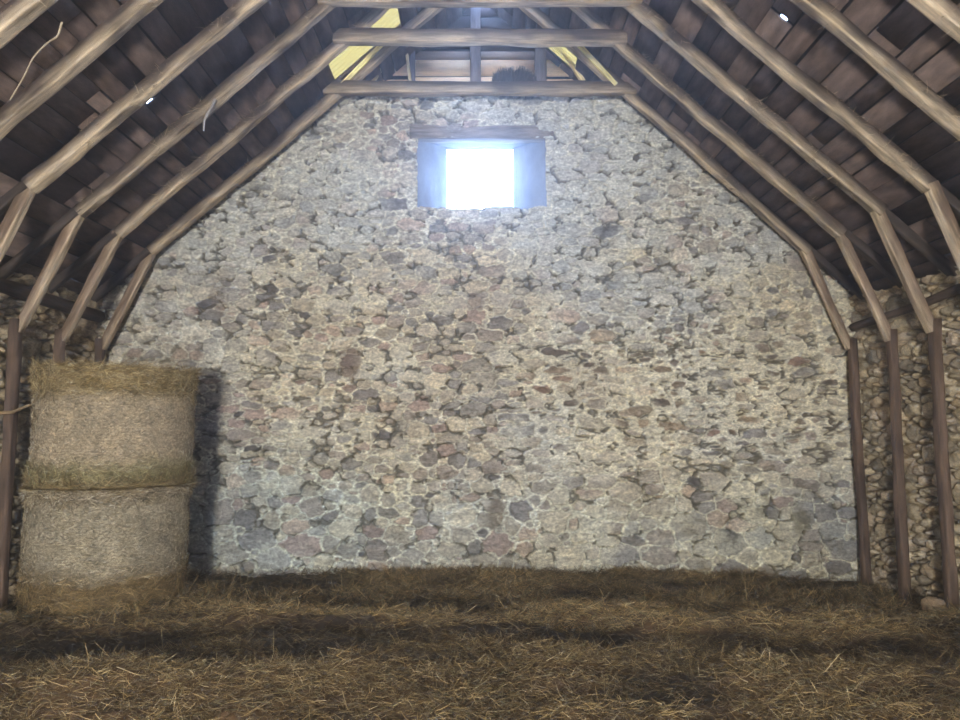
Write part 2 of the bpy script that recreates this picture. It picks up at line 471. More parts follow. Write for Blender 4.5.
def build_side(sign, name, Xw, seed, Y0=3.2):
    res = .014
    u, v, Yg, Z, ID, e, S, r = rubble(Y0, 7.56, -.1, 3.15, res, side_size, seed, p=2.3, warp=.03, tries=24000, fill=.74)
    N = len(S); nu, nv = len(u), len(v)
    pal = np.array([srgb(*c) for c in [(172, 156, 128), (156, 142, 116), (188, 172, 142), (142, 130, 110), (166, 146, 116), (182, 164, 138)]])
    sc = pal[r.integers(0, len(pal), N)] * r.uniform(.75, 1.2, N)[:, None]
    col = sc[ID] * (.6 + .8 * fbm(Yg * 14, Z * 14, seed + 4, 4))[..., None]
    gap = 1 - sstep(.001, .011, e)
    earth = np.array(srgb(88, 76, 60))
    filled = sstep(.46, .6, fbm(Yg * 2.5, Z * 2.5, seed + 7, 3))
    k = gap * (.75 - .5 * filled)
    col = col * (1 - k[..., None]) + earth * k[..., None]
    hgt = (.025 + .06 * vnoise(ID * 1.3, ID * .7, 3)) * sstep(0, .026, e) + .05 * (fbm(Yg * 9, Z * 9, seed + 2, 4) - .5) \
        + .10 * (fbm(Yg * 1.1, Z * 1.1, seed + 8, 3) - .5) - .05 * gap * (1 - filled)
    V = np.stack([sign * (Xw - hgt), Yg, Z], -1).reshape(-1, 3)
    top = 2.95 + .18 * fbm(Yg * 2.6, Yg * 0, seed + 31, 3)
    out = (Z > top)
    keep = ~(out[:-1, :-1] | out[1:, :-1] | out[:-1, 1:] | out[1:, 1:])
    F = grid_faces(nu, nv, keep)
    if sign < 0: F = F[:, ::-1]
    used = np.zeros(len(V), bool); used[F.ravel()] = True
    remap = np.cumsum(used) - 1
    o = mesh_np(name, V[used], remap[F], M_STONE, col.reshape(-1, 3)[used], smooth=True)
    tag(o, kind='structure')
    mb = MB(); c = srgb(112, 98, 80)
    board_box(mb, (sign * (Xw + .33), (YB + 8.05) / 2, 1.35), (0, (8.05 - YB) / 2, 0), (.25, 0, 0), (0, 0, 1.45), c)
    board_box(mb, (sign * (Xw + .04), (YB + Y0) / 2, 1.4), (0, (Y0 - YB) / 2 + .02, 0), (.05, 0, 0), (0, 0, 1.5), c)
    mb.build(name + '_core', M_STONE, o)
build_side(1, 'wall_right', 4.16, 23)
build_side(-1, 'wall_left', 4.24, 29)

# rear wall with the open doorway the daylight comes in by
def build_rear():
    mb = MB(); c = srgb(125, 112, 95)
    def blk(x0, x1, z0, z1):
        board_box(mb, ((x0 + x1) / 2, YB - .25, (z0 + z1) / 2), ((x1 - x0) / 2, 0, 0), (0, .25, 0), (0, 0, (z1 - z0) / 2), c)
    blk(-4.7, DX0, -.2, 2.9); blk(DX1, 4.7, -.2, 2.9); blk(DX0, DX1, DZ1, 2.9)
    for i in range(17):
        z0 = 2.9 + i * .235; z1 = z0 + .235
        xm = min(4.7, BX - (z0 - BZ) / SL + .2)
        if xm > 0: blk(-xm, xm, z0, z1)
    tag(mb.build('wall_front', M_STONE), kind='structure')
DX0, DX1, DZ1 = -1.6, .2, 2.75
build_rear()

# ------------------------------------------------------------------ roof boarding
HOLES = []
def solve_roof(px, py):             # where a sight line through a bright chink meets the boarding
    f = 685; t = math.atan(67 / 685); a = (px - 480) / f; b = (360 - py) / f
    y = math.cos(t) - b * math.sin(t); z = math.sin(t) + b * math.cos(t)
    s = 3.0
    for _ in range(4000):
        s += .002
        if 1.62 + s * z > roof_z(s * a, .12): break
    return s * a, s * y
HOLES = [solve_roof(*q) for q in ((160, 94), (772, 9))]

# translucent roof sheets, 'clear' ridge pair unseen and added for light: side, distance down from the ridge (from, to), along the barn (from, to)
SHEETS = [(-1, 1.05, 2.02, 6.70, 7.22, 'old'), (1, .95, 1.35, 7.40, 7.85, 'old'), (-1, .04, .55, 5.3, 7.42, 'clear'), (1, .04, .55, 5.3, 7.42, 'clear')]
def build_roof():
    mb = MB(); back = MB()
    Lr = (4.75) / math.cos(ANG)
    r = random.Random(8)
    pal = [srgb(*c) for c in [(96, 80, 70), (90, 76, 67), (102, 86, 76), (86, 72, 65), (106, 90, 80), (94, 78, 68)]]
    pale = [srgb(*c) for c in [(176, 164, 140), (160, 146, 122)]]
    fresh = [srgb(*c) for c in [(214, 200, 130), (200, 184, 128)]]
    YE = 8.15
    for sgn in (-1, 1):
        n = NRM * np.array([sgn, 1, 1])
        dwn = np.array([sgn * math.cos(ANG), 0, -math.sin(ANG)])
        o = np.array([0, 0, RIDGE]) + n * .132
        s = .0
        while s < Lr:
            w = r.uniform(.15, .27)
            y = YB - r.uniform(0, .5)
            while y < YE:
                L = r.uniform(2.0, 4.6)
                y1 = min(y + L, YE)
                if YE - y1 < .25: y1 = YE
                gap = r.choice([.006, .008, .012, .02, .03])
                c = np.array(r.choice(pal)) * r.uniform(.9, 1.08)
                xm = abs((o + dwn * (s + w / 2))[0]); ym = (y + y1) / 2
                # boards split at the chinks
                segs = [(y, y1, c)]
                for hx, hy in HOLES:
                    if hx * sgn > 0:
                        sh = abs(hx) / math.cos(ANG)
                        if s < sh < s + w:
                            new = []
                            for a, b, cc in segs:
                                if a < hy < b: new += [(a, hy - .02, cc), (hy + .02, b, cc)]
                                else: new.append((a, b, cc))
                            segs = new
                for a, b, cc in segs:
                    if b - a < .01: continue
                    # split at the sheets; near-left corner boards painted pale as if lit
                    parts = [(a, b, cc)]
                    hit = [q for q in SHEETS if q[0] == sgn and q[1] < s + w / 2 < q[2] and b > q[3] and a < q[4]]
                    if hit:
                        q = hit[0]
                        parts = []
                        if a < q[3]: parts.append((a, q[3] - .01, cc))
                        if b > q[4]: parts.append((q[4] + .01, b, cc))
                    elif sgn < 0 and 3.3 < s < 4.3 and a < 3.85 and b > 3.3:
                        parts = [(a, min(3.9, b), np.array(r.choice(pale)) * r.uniform(.8, 1.1)), (min(3.9, b), b, cc)]
                    elif sgn > 0 and r.random() < .22:
                        parts = [(a, b, cc * 1.15)]
                    for a2, b2, c2 in parts:
                        if b2 - a2 < .02: continue
                        tl = r.uniform(-.006, .006)
                        board_box(mb, o + dwn * (s + w / 2) + n * tl + np.array([0, (a2 + b2) / 2, 0]), (0, (b2 - a2) / 2 - .0015, 0), dwn * (w / 2 - gap / 2), n * .011, c2, r.uniform(0, 50))
                y = y1
            s += w
        # dark underside of the slates behind the joints
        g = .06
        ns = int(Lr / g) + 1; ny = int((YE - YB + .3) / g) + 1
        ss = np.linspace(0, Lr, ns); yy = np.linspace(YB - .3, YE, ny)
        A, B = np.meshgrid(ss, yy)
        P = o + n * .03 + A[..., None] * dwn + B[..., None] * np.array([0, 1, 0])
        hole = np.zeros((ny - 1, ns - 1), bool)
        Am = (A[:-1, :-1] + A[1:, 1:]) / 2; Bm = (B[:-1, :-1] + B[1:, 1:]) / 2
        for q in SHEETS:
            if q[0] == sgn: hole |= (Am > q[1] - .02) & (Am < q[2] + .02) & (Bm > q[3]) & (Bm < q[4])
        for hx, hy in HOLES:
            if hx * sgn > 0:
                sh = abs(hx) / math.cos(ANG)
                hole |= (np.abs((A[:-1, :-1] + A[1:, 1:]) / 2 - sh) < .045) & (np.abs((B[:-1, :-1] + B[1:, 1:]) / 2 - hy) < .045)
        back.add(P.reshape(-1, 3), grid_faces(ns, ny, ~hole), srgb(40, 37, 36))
    o = mb.build('ceiling', M_BOARD); tag(o, kind='structure')
    # translucent corrugated sheets by the gable, plus an unseen ridge pair added for light
    def sheet_material(name, trans, diff):
        m, nt, bs = nodes_of(name); nt.nodes.remove(bs)
        tr = nt.nodes.new('ShaderNodeBsdfTranslucent'); tr.inputs['Color'].default_value = trans
        df = nt.nodes.new('ShaderNodeBsdfDiffuse'); df.inputs['Color'].default_value = diff
        mx = nt.nodes.new('ShaderNodeMixShader'); mx.inputs[0].default_value = .35
        nt.links.new(tr.outputs[0], mx.inputs[1]); nt.links.new(df.outputs[0], mx.inputs[2])
        nt.links.new(mx.outputs[0], [q for q in nt.nodes if q.type == 'OUTPUT_MATERIAL'][0].inputs[0])
        return m
    ms = {'old': sheet_material('aged_translucent_sheet', (.15, .088, .020, 1), (.45, .43, .2, 1)),
          'clear': sheet_material('added_ridge_fill_sheet', (.62, .36, .13, 1), (.5, .48, .4, 1))}  # unseen ridge pair, added to light the gable boards
    for sgn, s0, s1, ya, yb, kd in SHEETS:
        n = NRM * np.array([sgn, 1, 1]); dwn = np.array([sgn * math.cos(ANG), 0, -math.sin(ANG)])
        yy = np.linspace(ya - .05, yb + .05, 100); ss = np.linspace(s0 - .05, s1 + .06, 10)
        S2, Y2 = np.meshgrid(ss, yy)
        P = np.array([0, 0, RIDGE]) + n * .175 + S2[..., None] * dwn + Y2[..., None] * np.array([0, 1, 0]) + n * (.010 * np.sin(Y2 * 2 * np.pi / .076))[..., None]
        mesh_np('roof_or_fill_sheet', P.reshape(-1, 3), grid_faces(10, 100), ms[kd], None, None, o, True)
    back.build('slate_underside', M_EARTH, o)
build_roof()

# ------------------------------------------------------------------ gable boarding above the stone wall
def build_boarding():
    mb = MB(); r = random.Random(3)
    Y = 7.98
    rows = [(5.38, 5.60, 'p'), (5.61, 5.855, 'p'), (5.865, 6.075, 'p'), (6.085, 6.20, 'g'), (6.215, 6.42, 'd'), (6.43, 6.64, 'd'), (6.65, 6.9, 'd')]  # lower rows painted pale as lit boards, upper rows dark as shaded
    pine = [(246, 214, 172), (240, 204, 158), (248, 218, 180), (236, 200, 160)]
    gray = [(170, 148, 128), (150, 134, 120)]
    dark = [(86, 74, 70), (74, 66, 64)]
    xs = [-2.4, -.80, -.05, .72, 2.4]
    for z0, z1, kd in rows:
        for a, b in zip(xs[:-1], xs[1:]):
            lim = BX - (z0 - BZ) / SL + .22
            x0, x1 = max(a, -lim), min(b, lim)
            if x1 <= x0: continue
            c = np.array(srgb(*r.choice(dict(p=pine, g=gray, d=dark)[kd]))) * r.uniform(.85, 1.1)
            dz = r.uniform(-.02, .02)
            board_box(mb, ((x0 + x1) / 2, Y + r.uniform(0, .008), (z0 + z1) / 2 + dz), ((x1 - x0) / 2 - .002, 0, 0), (0, .012, 0), (0, 0, (z1 - z0) / 2 - .006), c, r.uniform(0, 40))
    # knots
    o = mb.build('trim_1', M_PINE); tag(o, kind='structure')
    bk = MB()
    for i in range(9):
        z0 = 5.3 + i * .22; lim = BX - (z0 - BZ) / SL + .22
        if lim > 0: board_box(bk, (0, Y + .06, z0 + .11), (lim, 0, 0), (0, .02, 0), (0, 0, .11), srgb(38, 34, 32))
    bk.build('boarding_backing', M_EARTH, o)
    # timber framing nailed in front of the boards
    gf = empty('gable_frame', (0, 7.8, 5.40))
    tag(gf, 'small timber frame of studs and slanting pieces in front of gable boards above stone wall', 'timber frame')
    L = (0, 7.8, 5.40)
    def piece(name, p0, p1, wa, wb, col, sd, label=None):
        m = MB(); beam(m, p0, p1, wa, wb, (0, 1, 0), srgb(*col), sd, 12, .004, round_=.25)
        ob = m.build(name, M_WOOD, gf); ob.data.transform(Matrix.Translation(-Vector(L)))
        if label: ob['label'] = label
    piece('stud', (-.055, 7.87, 5.36), (-.055, 7.87, 6.75), .13, .07, (112, 104, 104), 1)
    piece('stud', (.73, 7.87, 5.36), (.73, 7.87, 6.16), .14, .06, (116, 108, 108), 2)
    piece('stud', (-.83, 7.90, 5.36), (-.83, 7.90, 6.5), .09, .05, (96, 94, 104), 3)
    piece('slanting_stud', (-.79, 7.83, 5.40), (-.90, 7.83, 6.2), .035, .05, (222, 204, 158), 4, 'thin pale slanting stud')
    0 and piece('slanting_rafter', (-1.72, 7.80, 5.50), (-1.03, 7.80, 6.30), .075, .06, (236, 222, 160), 5, 'pale yellow slanting timber at far left')
    piece('slanting_rafter', (-1.41, 7.76, 5.48), (-.72, 7.76, 6.62), .06, .06, (226, 204, 150), 6, 'pale slanting timber left of the studs')
    piece('slanting_rafter', (1.33, 7.76, 5.50), (.66, 7.76, 6.66), .055, .06, (226, 206, 150), 7, 'pale slanting timber right of the studs')
    0 and piece('slanting_rafter', (1.66, 7.80, 5.50), (.98, 7.80, 6.30), .085, .06, (236, 220, 164), 8, 'pale yellow slanting timber at far right')
build_boarding()

# ------------------------------------------------------------------ roof trusses
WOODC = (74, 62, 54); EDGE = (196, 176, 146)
def build_truss(i, Y):
    r = random.Random(40 + i)
    names = ['nearest', 'second', 'third', 'fourth', 'fifth', 'sixth']
    lab = ['farthest roof truss, set flat against the stone gable wall',
           'second roof truss out from the stone gable wall',
           'third roof truss out from the stone gable wall',
           'fourth roof truss from the stone gable wall',
           'fifth roof truss out from the stone gable, above the hay',
           'nearest roof truss, sixth out from the stone gable wall'][i]
    T = empty('roof_truss', (0, Y, 0)); tag(T, lab, 'roof truss', 'roof trusses')
    def part(name, args, kw, col=WOODC, edge=EDGE):
        mb = MB(); c = np.array(srgb(*col)) * r.uniform(.8, 1.15)
        beam(mb, *args, c, r.randint(0, 900), edge=None if edge is None else np.array(srgb(*edge)) * r.uniform(.8, 1.1), **kw)
        ob = mb.build(name, M_WOOD, T, smooth=True); ob.data.transform(Matrix.Translation((0, -Y, 0)))
        return ob
    wy = .092
    for s in (-1, 1):
        jx = r.uniform(-.02, .03)
        n = NRM * np.array([s, 1, 1])
        off = n * .052
        a = np.array([s * .02, Y, RIDGE]) + off; 
        def on(x, dz=0.0): return np.array([s * x, Y, roof_z(x) + dz]) + off
        part('rafter', (a, on(3.53), wy * r.uniform(.92, 1.08), .104, tuple(n)), dict(seg=90, rough=.012, taper=1.08, bow=r.uniform(-.02, .02), round_=.28))
        part('rafter_foot', (on(3.5, .02), on(4.33, .04), wy * .8, .085, tuple(n)), dict(seg=12, rough=.010, round_=.35), (70, 60, 52), None)
        # steep strut from the rafter down to the post
        xb = 3.5 + jx + (.03 if s < 0 else 0); B = np.array([s * xb, Y + .004, roof_z(xb)])
        F_ = np.array([s * (3.925 if s > 0 else 4.01), Y + .004, 2.44])
        dv = (F_ - B) / np.linalg.norm(F_ - B); un = np.array([s * -dv[2], 0, abs(dv[0])])
        p0 = B - dv * .045; p1 = F_
        part('strut', (p0 + un * .047, p1 + un * .042, wy * r.uniform(.82, .90), .098, tuple(un)), dict(seg=16, rough=.008, taper=.86, round_=.28), (128, 106, 86))
        pz = 3.985 if s > 0 else 4.065
        part('post', ((s * pz, Y, 2.56), (s * (pz - .01 + r.uniform(-.02, .02)), Y, -.08), .085, .08, (s, 0, 0)), dict(seg=24, rough=.010, round_=.4), (98, 80, 66), None)
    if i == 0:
        for s in (-1, 1):  # added strip imitating the lit lower edge of the rafter
            bo = part('lit_edge_strip', ((s * 1.50 - .005, Y - .085, 5.36), (s * 1.06, Y - .085, 5.86), .05, .028, (0, -1, 0)), dict(seg=10, rough=.003, round_=.2), (236, 222, 160), None)
            bo['label'] = 'pale yellow strip added as the lit lower edge of the rafter'
    # dusty wisps of hay caught on the rafters
    n = 1300; sd = rng.choice([-1, 1], n); xx = rng.uniform(1.2, 3.5, n)
    cl = fbm(xx * 2.3 + i * 7, sd * 3.0 + 5, 77, 3); kq = cl > .45; sd, xx = sd[kq], xx[kq]; n = len(xx)
    P = np.stack([sd * xx, np.full(n, Y - wy * .5 - .002) + rng.uniform(0, .05, n), roof_z(xx, rng.uniform(-.002, .10, n))], 1)
    D = rand_dirs(n, -.8, .5); D[:, 1] = -np.abs(D[:, 1]) * .5; D /= np.linalg.norm(D, axis=1, keepdims=True)
    pal = np.array([srgb(*q) for q in [(150, 134, 110), (120, 104, 84), (176, 158, 128)]])
    V, F, C = strands(P - np.array([0, Y, 0]), D, rng.uniform(.02, .10, n), rng.uniform(.003, .006, n), pal[rng.integers(0, 3, n)], .6)
    wm = MB(); wm.add(V, F, C); wo = wm.build('straw_wisps', M_STRAW, T); wo['kind'] = 'stuff'
    zc, xc = (5.335, 1.72) if i == 0 else (5.515, 1.47)
    part('collar_beam', ((-xc, Y - .05, zc), (xc, Y - .05, zc), .10, .14, (0, 0, 1)), dict(seg=30, rough=.010, round_=.25))
for i, Y in enumerate(FRAMES): build_truss(i, Y)

# logs along the wall heads, behind the struts
def log(name, pts, rad, col, sd, label, cat):
    mb = MB()
    pts = [np.array(p, float) for p in pts]
    for k in range(len(pts) - 1):
        d = pts[k + 1] - pts[k]
        e = d / np.linalg.norm(d) * rad * .5
        beam(mb, pts[k] - (e if k else 0), pts[k + 1] + e, rad * 2, rad * 2, (0, 0, 1), srgb(*col), sd + k, 20, rad * .2, round_=1.0)
    o = mb.build(name, M_WOOD, smooth=True, loc=tuple(pts[0]))
    tag(o, label, cat)
    return o
log('wall_plate', [(4.075, 7.42, 2.70), (4.085, 6.2, 2.76), (4.07, 5.6, 2.80), (4.08, 3.3, 2.76)], .04, (88, 74, 62), 300, 'crooked dark pole lying along the right stone wall behind the struts', 'pole')
log('wall_plate', [(-4.16, 7.42, 2.82), (-4.17, 5.5, 2.84), (-4.16, 3.3, 2.84)], .065, (84, 70, 60), 310, 'dark log along the top of the left stone wall above the bales', 'log')

# ------------------------------------------------------------------ hay on the ground
BALE = (-3.25, 6.13); BR = .625
def hay_h(x, y):
    base = .07 + .11 * (1 - sstep(5.0, 7.0, y)) + .09 * (1 - sstep(3.4, 5.0, y))
    bank = .06 * np.exp(-((x - .35) / 1.3) ** 2) * sstep(6.3, 7.2, y)
    right = -.09 * sstep(2.6, 3.8, x) * sstep(5.0, 6.2, y)
    crest = .07 * np.exp(-((y - 5.35 - .12 * np.sin(x * 1.7)) / .28) ** 2) * (.4 + .6 * fbm(x * .9, y * .4, 202, 3)) \
        + .06 * np.exp(-((y - 4.05 - .25 * np.sin(x * 1.1 + 1)) / .33) ** 2) * sstep(.25, .6, fbm(x * .7 + 4, y * .3, 203, 3))
    dip = 0
    for (px, py, rx, ry, d) in DIPS: dip = dip - d * np.exp(-((x - px) / rx) ** 2 - ((y - py) / ry) ** 2)
    lumps = .22 * (fbm(x * 1.2, y * 1.6, 204, 4) - .5) + .13 * (fbm(x * 3.3, y * 3.6, 205, 4) - .5)
    near = 1 - .65 * sstep(6.0, 7.3, y)
    return np.maximum(base + bank + right + crest + dip + lumps * near - .03, -.02)
DIPS = [(2.35, 4.45, .55, .16, .14), (-1.45, 4.25, .45, .2, .16), (-2.6, 4.75, .5, .13, .10), (1.9, 5.75, .9, .14, .06), (-1.1, 5.15, .4, .1, .08), (3.1, 4.5, .5, .18, .1), (.9, 4.9, .5, .1, .05)]
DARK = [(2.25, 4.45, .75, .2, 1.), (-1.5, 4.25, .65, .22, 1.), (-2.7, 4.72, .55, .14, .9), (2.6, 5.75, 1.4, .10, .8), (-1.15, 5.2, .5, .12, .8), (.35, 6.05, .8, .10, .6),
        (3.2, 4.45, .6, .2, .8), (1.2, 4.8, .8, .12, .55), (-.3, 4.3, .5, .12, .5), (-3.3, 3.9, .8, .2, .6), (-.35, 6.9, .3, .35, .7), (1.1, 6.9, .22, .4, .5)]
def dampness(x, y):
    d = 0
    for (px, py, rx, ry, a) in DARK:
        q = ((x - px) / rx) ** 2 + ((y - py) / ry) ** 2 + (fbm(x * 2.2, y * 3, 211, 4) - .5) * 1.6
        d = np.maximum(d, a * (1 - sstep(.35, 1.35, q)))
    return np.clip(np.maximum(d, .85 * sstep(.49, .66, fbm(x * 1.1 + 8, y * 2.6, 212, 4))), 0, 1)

def build_floor():
    mb = MB()
    board_box(mb, (0, (YB + 8) / 2, -.14), (4.6, 0, 0), (0, (8 - YB) / 2, 0), (0, 0, .04), srgb(70, 58, 46))
    tag(mb.build('floor', M_EARTH), kind='structure')
    # mounded trampled hay
    nx, ny = 420, 360
    x = np.linspace(-4.24, 4.18, nx); y = np.linspace(1.2, 7.5, ny)
    X, Y = np.meshgrid(x, y)
    H = hay_h(X, Y) + .035 * (fbm(X * 14, Y * 14, 221, 3) - .5)
    D = dampness(X, Y)
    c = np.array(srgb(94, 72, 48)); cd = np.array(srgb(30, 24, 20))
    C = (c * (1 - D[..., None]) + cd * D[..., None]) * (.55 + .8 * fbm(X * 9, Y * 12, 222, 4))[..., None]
    allm = MB()
    allm.add(np.stack([X, Y, H], -1).reshape(-1, 3), grid_faces(nx, ny), C.reshape(-1, 3))
    # coarse rest behind the viewer
    nx2, ny2 = 40, 30
    X2, Y2 = np.meshgrid(np.linspace(-4.24, 4.18, nx2), np.linspace(YB, 1.2, ny2))
    allm.add(np.stack([X2, Y2, hay_h(X2, Y2)], -1).reshape(-1, 3), grid_faces(nx2, ny2), np.tile(c * .8, (nx2 * ny2, 1)))
    # loose straws, thicker towards the viewer's end
    n = 480000
    yy = 2.6 + (7.46 - 2.6) * rng.random(n) ** 1.1
    xx = rng.uniform(-4.1, 4.06, n)
    ok = ((xx - BALE[0]) ** 2 + (yy - BALE[1]) ** 2) > (BR - .02) ** 2
    xx, yy = xx[ok], yy[ok]; n = len(xx)
    D = dampness(xx, yy)
    tuft = fbm(xx * 2.1, yy * 2.6, 231, 4)
    keep = rng.random(n) < (.50 + .7 * sstep(.35, .6, tuft)) * (1 - .92 * D)
    xx, yy, D, tuft = xx[keep], yy[keep], D[keep], tuft[keep]; n = len(xx)
    zz = hay_h(xx, yy) + rng.random(n) ** 2 * .05 - .004
    dr = rand_dirs(n, -.25, .50)
    # locally combed direction
    an = fbm(xx * 1.3, yy * 1.3, 241, 3) * 9
    dr[:, 0] += np.cos(an) * .35; dr[:, 1] += np.sin(an) * .35
    dr /= np.linalg.norm(dr, axis=1, keepdims=True)
    Ls = rng.uniform(.025, .075, n) * (1 + 1.0 * (rng.random(n) > .96)); W = rng.uniform(.0017, .0036, n) * (1 + 1.0 * sstep(4.4, 6.4, yy)); Ls = Ls * (1 + .5 * sstep(4.4, 6.4, yy))
    pal = np.array([srgb(*q) for q in [(188, 160, 108), (160, 134, 88), (132, 108, 70), (206, 184, 138), (98, 80, 54), (70, 56, 40), (144, 128, 94), (120, 112, 78)]])
    cc = pal[rng.choice(len(pal), n, p=[.11, .15, .18, .05, .17, .16, .09, .09])] * rng.uniform(.7, 1.15, n)[:, None]
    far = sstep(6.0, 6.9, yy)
    cc = cc * ((.80 + .30 * sstep(4.5, 5.2, yy)) * (1 - .60 * D) * (1 - .12 * far)) [:, None]  # straws past mid-floor painted brighter to make up for low light
    V, F, CC = strands(np.stack([xx, yy, zz], 1), dr, Ls, W, cc, .7, 2)
    V[:, 0] = np.clip(V[:, 0], -4.2, 4.1); V[:, 1] = np.minimum(V[:, 1], 7.46)
    allm.add(V, F, CC)
    o = allm.build('loose_hay', M_STRAW)
    tag(o, 'trampled loose hay and straw covering the barn ground', 'hay', kind='stuff')
build_floor()

# ------------------------------------------------------------------ round bales stood on end
def build_bale(z0, z1, label, seed, tophay, bothay, lean=0.0):
    r = np.random.default_rng(seed)
    cx, cy = BALE[0] + lean, BALE[1]; Hh = z1 - z0
    o = None
    na, nz = 420, 150
    a = np.linspace(0, 2 * np.pi, na, endpoint=False)
    # profile: domed ends, rounded shoulders
    prof = []
    for t in np.linspace(0, 1, 16): prof.append((t * (BR - .07), -.0))
    pr = [(BR * q, 0.0) for q in np.linspace(.02, .88, 12)]
    arc = [(BR * .88 + BR * .12 * math.sin(q), BR * .09 * (1 - math.cos(q))) for q in np.linspace(0.15, math.pi / 2, 8)]
    side = [(BR, q) for q in np.linspace(BR * .09, Hh - BR * .09, nz)][1:-1]
    profile = pr + arc + side + [(x, Hh - z) for x, z in arc[::-1]] + [(x, Hh - z) for x, z in pr[::-1]]
    pr_ = np.array(profile); m = len(pr_)
    R = pr_[:, 0][:, None]; Z = np.repeat(pr_[:, 1][:, None], na, 1); A = np.repeat(a[None], m, 0)
    ca = np.cos(A); sa = np.sin(A)
    s1 = fbm(ca * 3 + 9, Z * 5 + sa * 3, seed + 1, 4) - .5
    s2 = fbm(A * 9, Z * 22, seed + 2, 3) - .5
    dr = np.where(R > BR * .5, .035 * s1 + .018 * s2, 0)
    # barrel shape: tied slightly tighter in the middle
    RR = R + dr + .0 * Z
    zz = np.clip(Z + np.where(R < BR * .97, .05 * s1, 0), .002, Hh - .012)
    V = np.stack([RR * ca, RR * sa, zz], -1)
    hay = np.array(srgb(146, 124, 80)); green = np.array(srgb(142, 130, 88)); grey = np.array(srgb(160, 142, 112)); brown = np.array(srgb(112, 94, 64))
    zn = Z / Hh + .06 * s1
    C = np.zeros(V.shape) + grey
    kt = sstep(1 - tophay - .04, 1 - tophay + .02, zn)[..., None]; C = C * (1 - kt) + hay * kt
    kb = (1 - sstep(bothay - .03, bothay + .05, zn))[..., None]; C = C * (1 - kb) + (green if seed == 1 else brown) * kb
    C = C * (.7 + .6 * fbm(A * 6, Z * 9, seed + 4, 4))[..., None] * (.45 + 1.1 * fbm(A * 34, Z * 60, seed + 5, 2))[..., None]
    i = np.arange(na); F = []
    for k in range(m - 1):
        F.append(np.stack([k * na + i, k * na + (i + 1) % na, (k + 1) * na + (i + 1) % na, (k + 1) * na + i], 1))
    F = np.concatenate(F)
    V2 = V.reshape(-1, 3); C2 = C.reshape(-1, 3)
    nb = len(V2)
    V2 = np.concatenate([V2, [(0, 0, 0), (0, 0, Hh)]]); C2 = np.concatenate([C2, [brown, hay]])
    T = np.concatenate([np.stack([np.full(na, nb), (i + 1) % na, i], 1), np.stack([np.full(na, nb + 1), (m - 1) * na + i, (m - 1) * na + (i + 1) % na], 1)])
    o = mesh_np('hay_bale', V2, [F, T], M_HAY, C2, V2, None, True)
    o.location = (cx, cy, z0)
    tag(o, label, 'hay bale', 'round hay bales stacked on end')
    # net wrap round the middle, a little proud of the hay
    zs = np.linspace(bothay * Hh, (1 - tophay) * Hh, 120); nzz = len(zs)
    A, Zs = np.meshgrid(np.linspace(0, 2 * np.pi, na + 1), zs)
    wob = .09 * (fbm(np.cos(A) * 4 + 5, np.sin(A) * 4 + 3, seed + 9, 4) - .5)
    Zs2 = Zs + wob * np.where((Zs < zs[3]) | (Zs > zs[-4]), 1.5, 1)
    s1 = fbm(np.cos(A) * 3 + 9, Zs * 5 + np.sin(A) * 3, seed + 1, 4) - .5
    Rn = BR + .010 + .035 * s1
    Vn = np.stack([Rn * np.cos(A), Rn * np.sin(A), Zs2], -1).reshape(-1, 3)
    gcol = np.array(srgb(178, 160, 130)) if seed == 1 else np.array(srgb(166, 154, 128))
    kk = (Zs - zs[0]) / (zs[-1] - zs[0]) + .25 * (fbm(A * 3, Zs * 4, seed + 12, 3) - .5)
    Cn = np.zeros(A.shape + (3,)) + gcol
    low = (1 - sstep(.0, .25, kk))[..., None]; up = sstep(.8, 1.05, kk)[..., None]
    Cn = Cn * (1 - .6 * low) + .6 * low * (green if seed == 1 else brown * 1.1)
    Cn = Cn * (1 - .5 * up) + .5 * up * (hay if seed == 1 else grey)
    Cn = Cn * (.62 + .76 * fbm(A * 5, Zs * 7, seed + 14, 4))[..., None] * (.35 + 1.3 * fbm(A * 36, Zs * 75, seed + 15, 3))[..., None]
    net = mesh_np('net_wrap', Vn, grid_faces(na + 1, nzz), M_NET, Cn.reshape(-1, 3), None, o, True)
    # loose straws standing off the surface
    sm = MB()
    def side_straw(n, zlo, zhi, cols, lmin, lmax, tilt, out0=.0):
        A = r.random(n) * 2 * np.pi; z = r.uniform(zlo, zhi, n)
        s1 = fbm(np.cos(A) * 3 + 9, z * 5 + np.sin(A) * 3, seed + 1, 4) - .5
        Rr = BR + .008 + .035 * s1 + out0
        P = np.stack([Rr * np.cos(A), Rr * np.sin(A), z], 1)
        nrm = np.stack([np.cos(A), np.sin(A), np.zeros(n)], 1); tan = np.stack([-np.sin(A), np.cos(A), np.zeros(n)], 1)
        th = r.normal(0, tilt, n) + np.pi * (r.random(n) > .5)
        D = tan * np.cos(th)[:, None] + np.array([0, 0, 1.]) * np.sin(th)[:, None] + nrm * r.uniform(.0, .30, n)[:, None]
        D /= np.linalg.norm(D, axis=1, keepdims=True)
        pal = np.array([srgb(*q) for q in cols])
        cc = pal[r.integers(0, len(pal), n)] * r.uniform(.6, 1.15, n)[:, None]
        Vv, Fv, Cv = strands(P, D, r.uniform(lmin, lmax, n), r.uniform(.002, .0045, n), cc, .3, 3)
        sm.add(Vv, Fv, Cv)
    Y_ = [(208, 190, 146), (176, 154, 106), (146, 122, 78), (104, 84, 52)]
    G_ = [(190, 180, 138), (156, 148, 104), (132, 120, 80), (96, 84, 54)]
    B_ = [(150, 126, 84), (118, 98, 62), (88, 70, 46), (182, 158, 112)]
    N_ = [(222, 208, 178), (184, 168, 138), (120, 104, 80), (84, 72, 54)]
    side_straw(9000, (1 - tophay) * Hh - .03, Hh - .01, Y_ if seed == 1 else N_, .03, .13, .7)
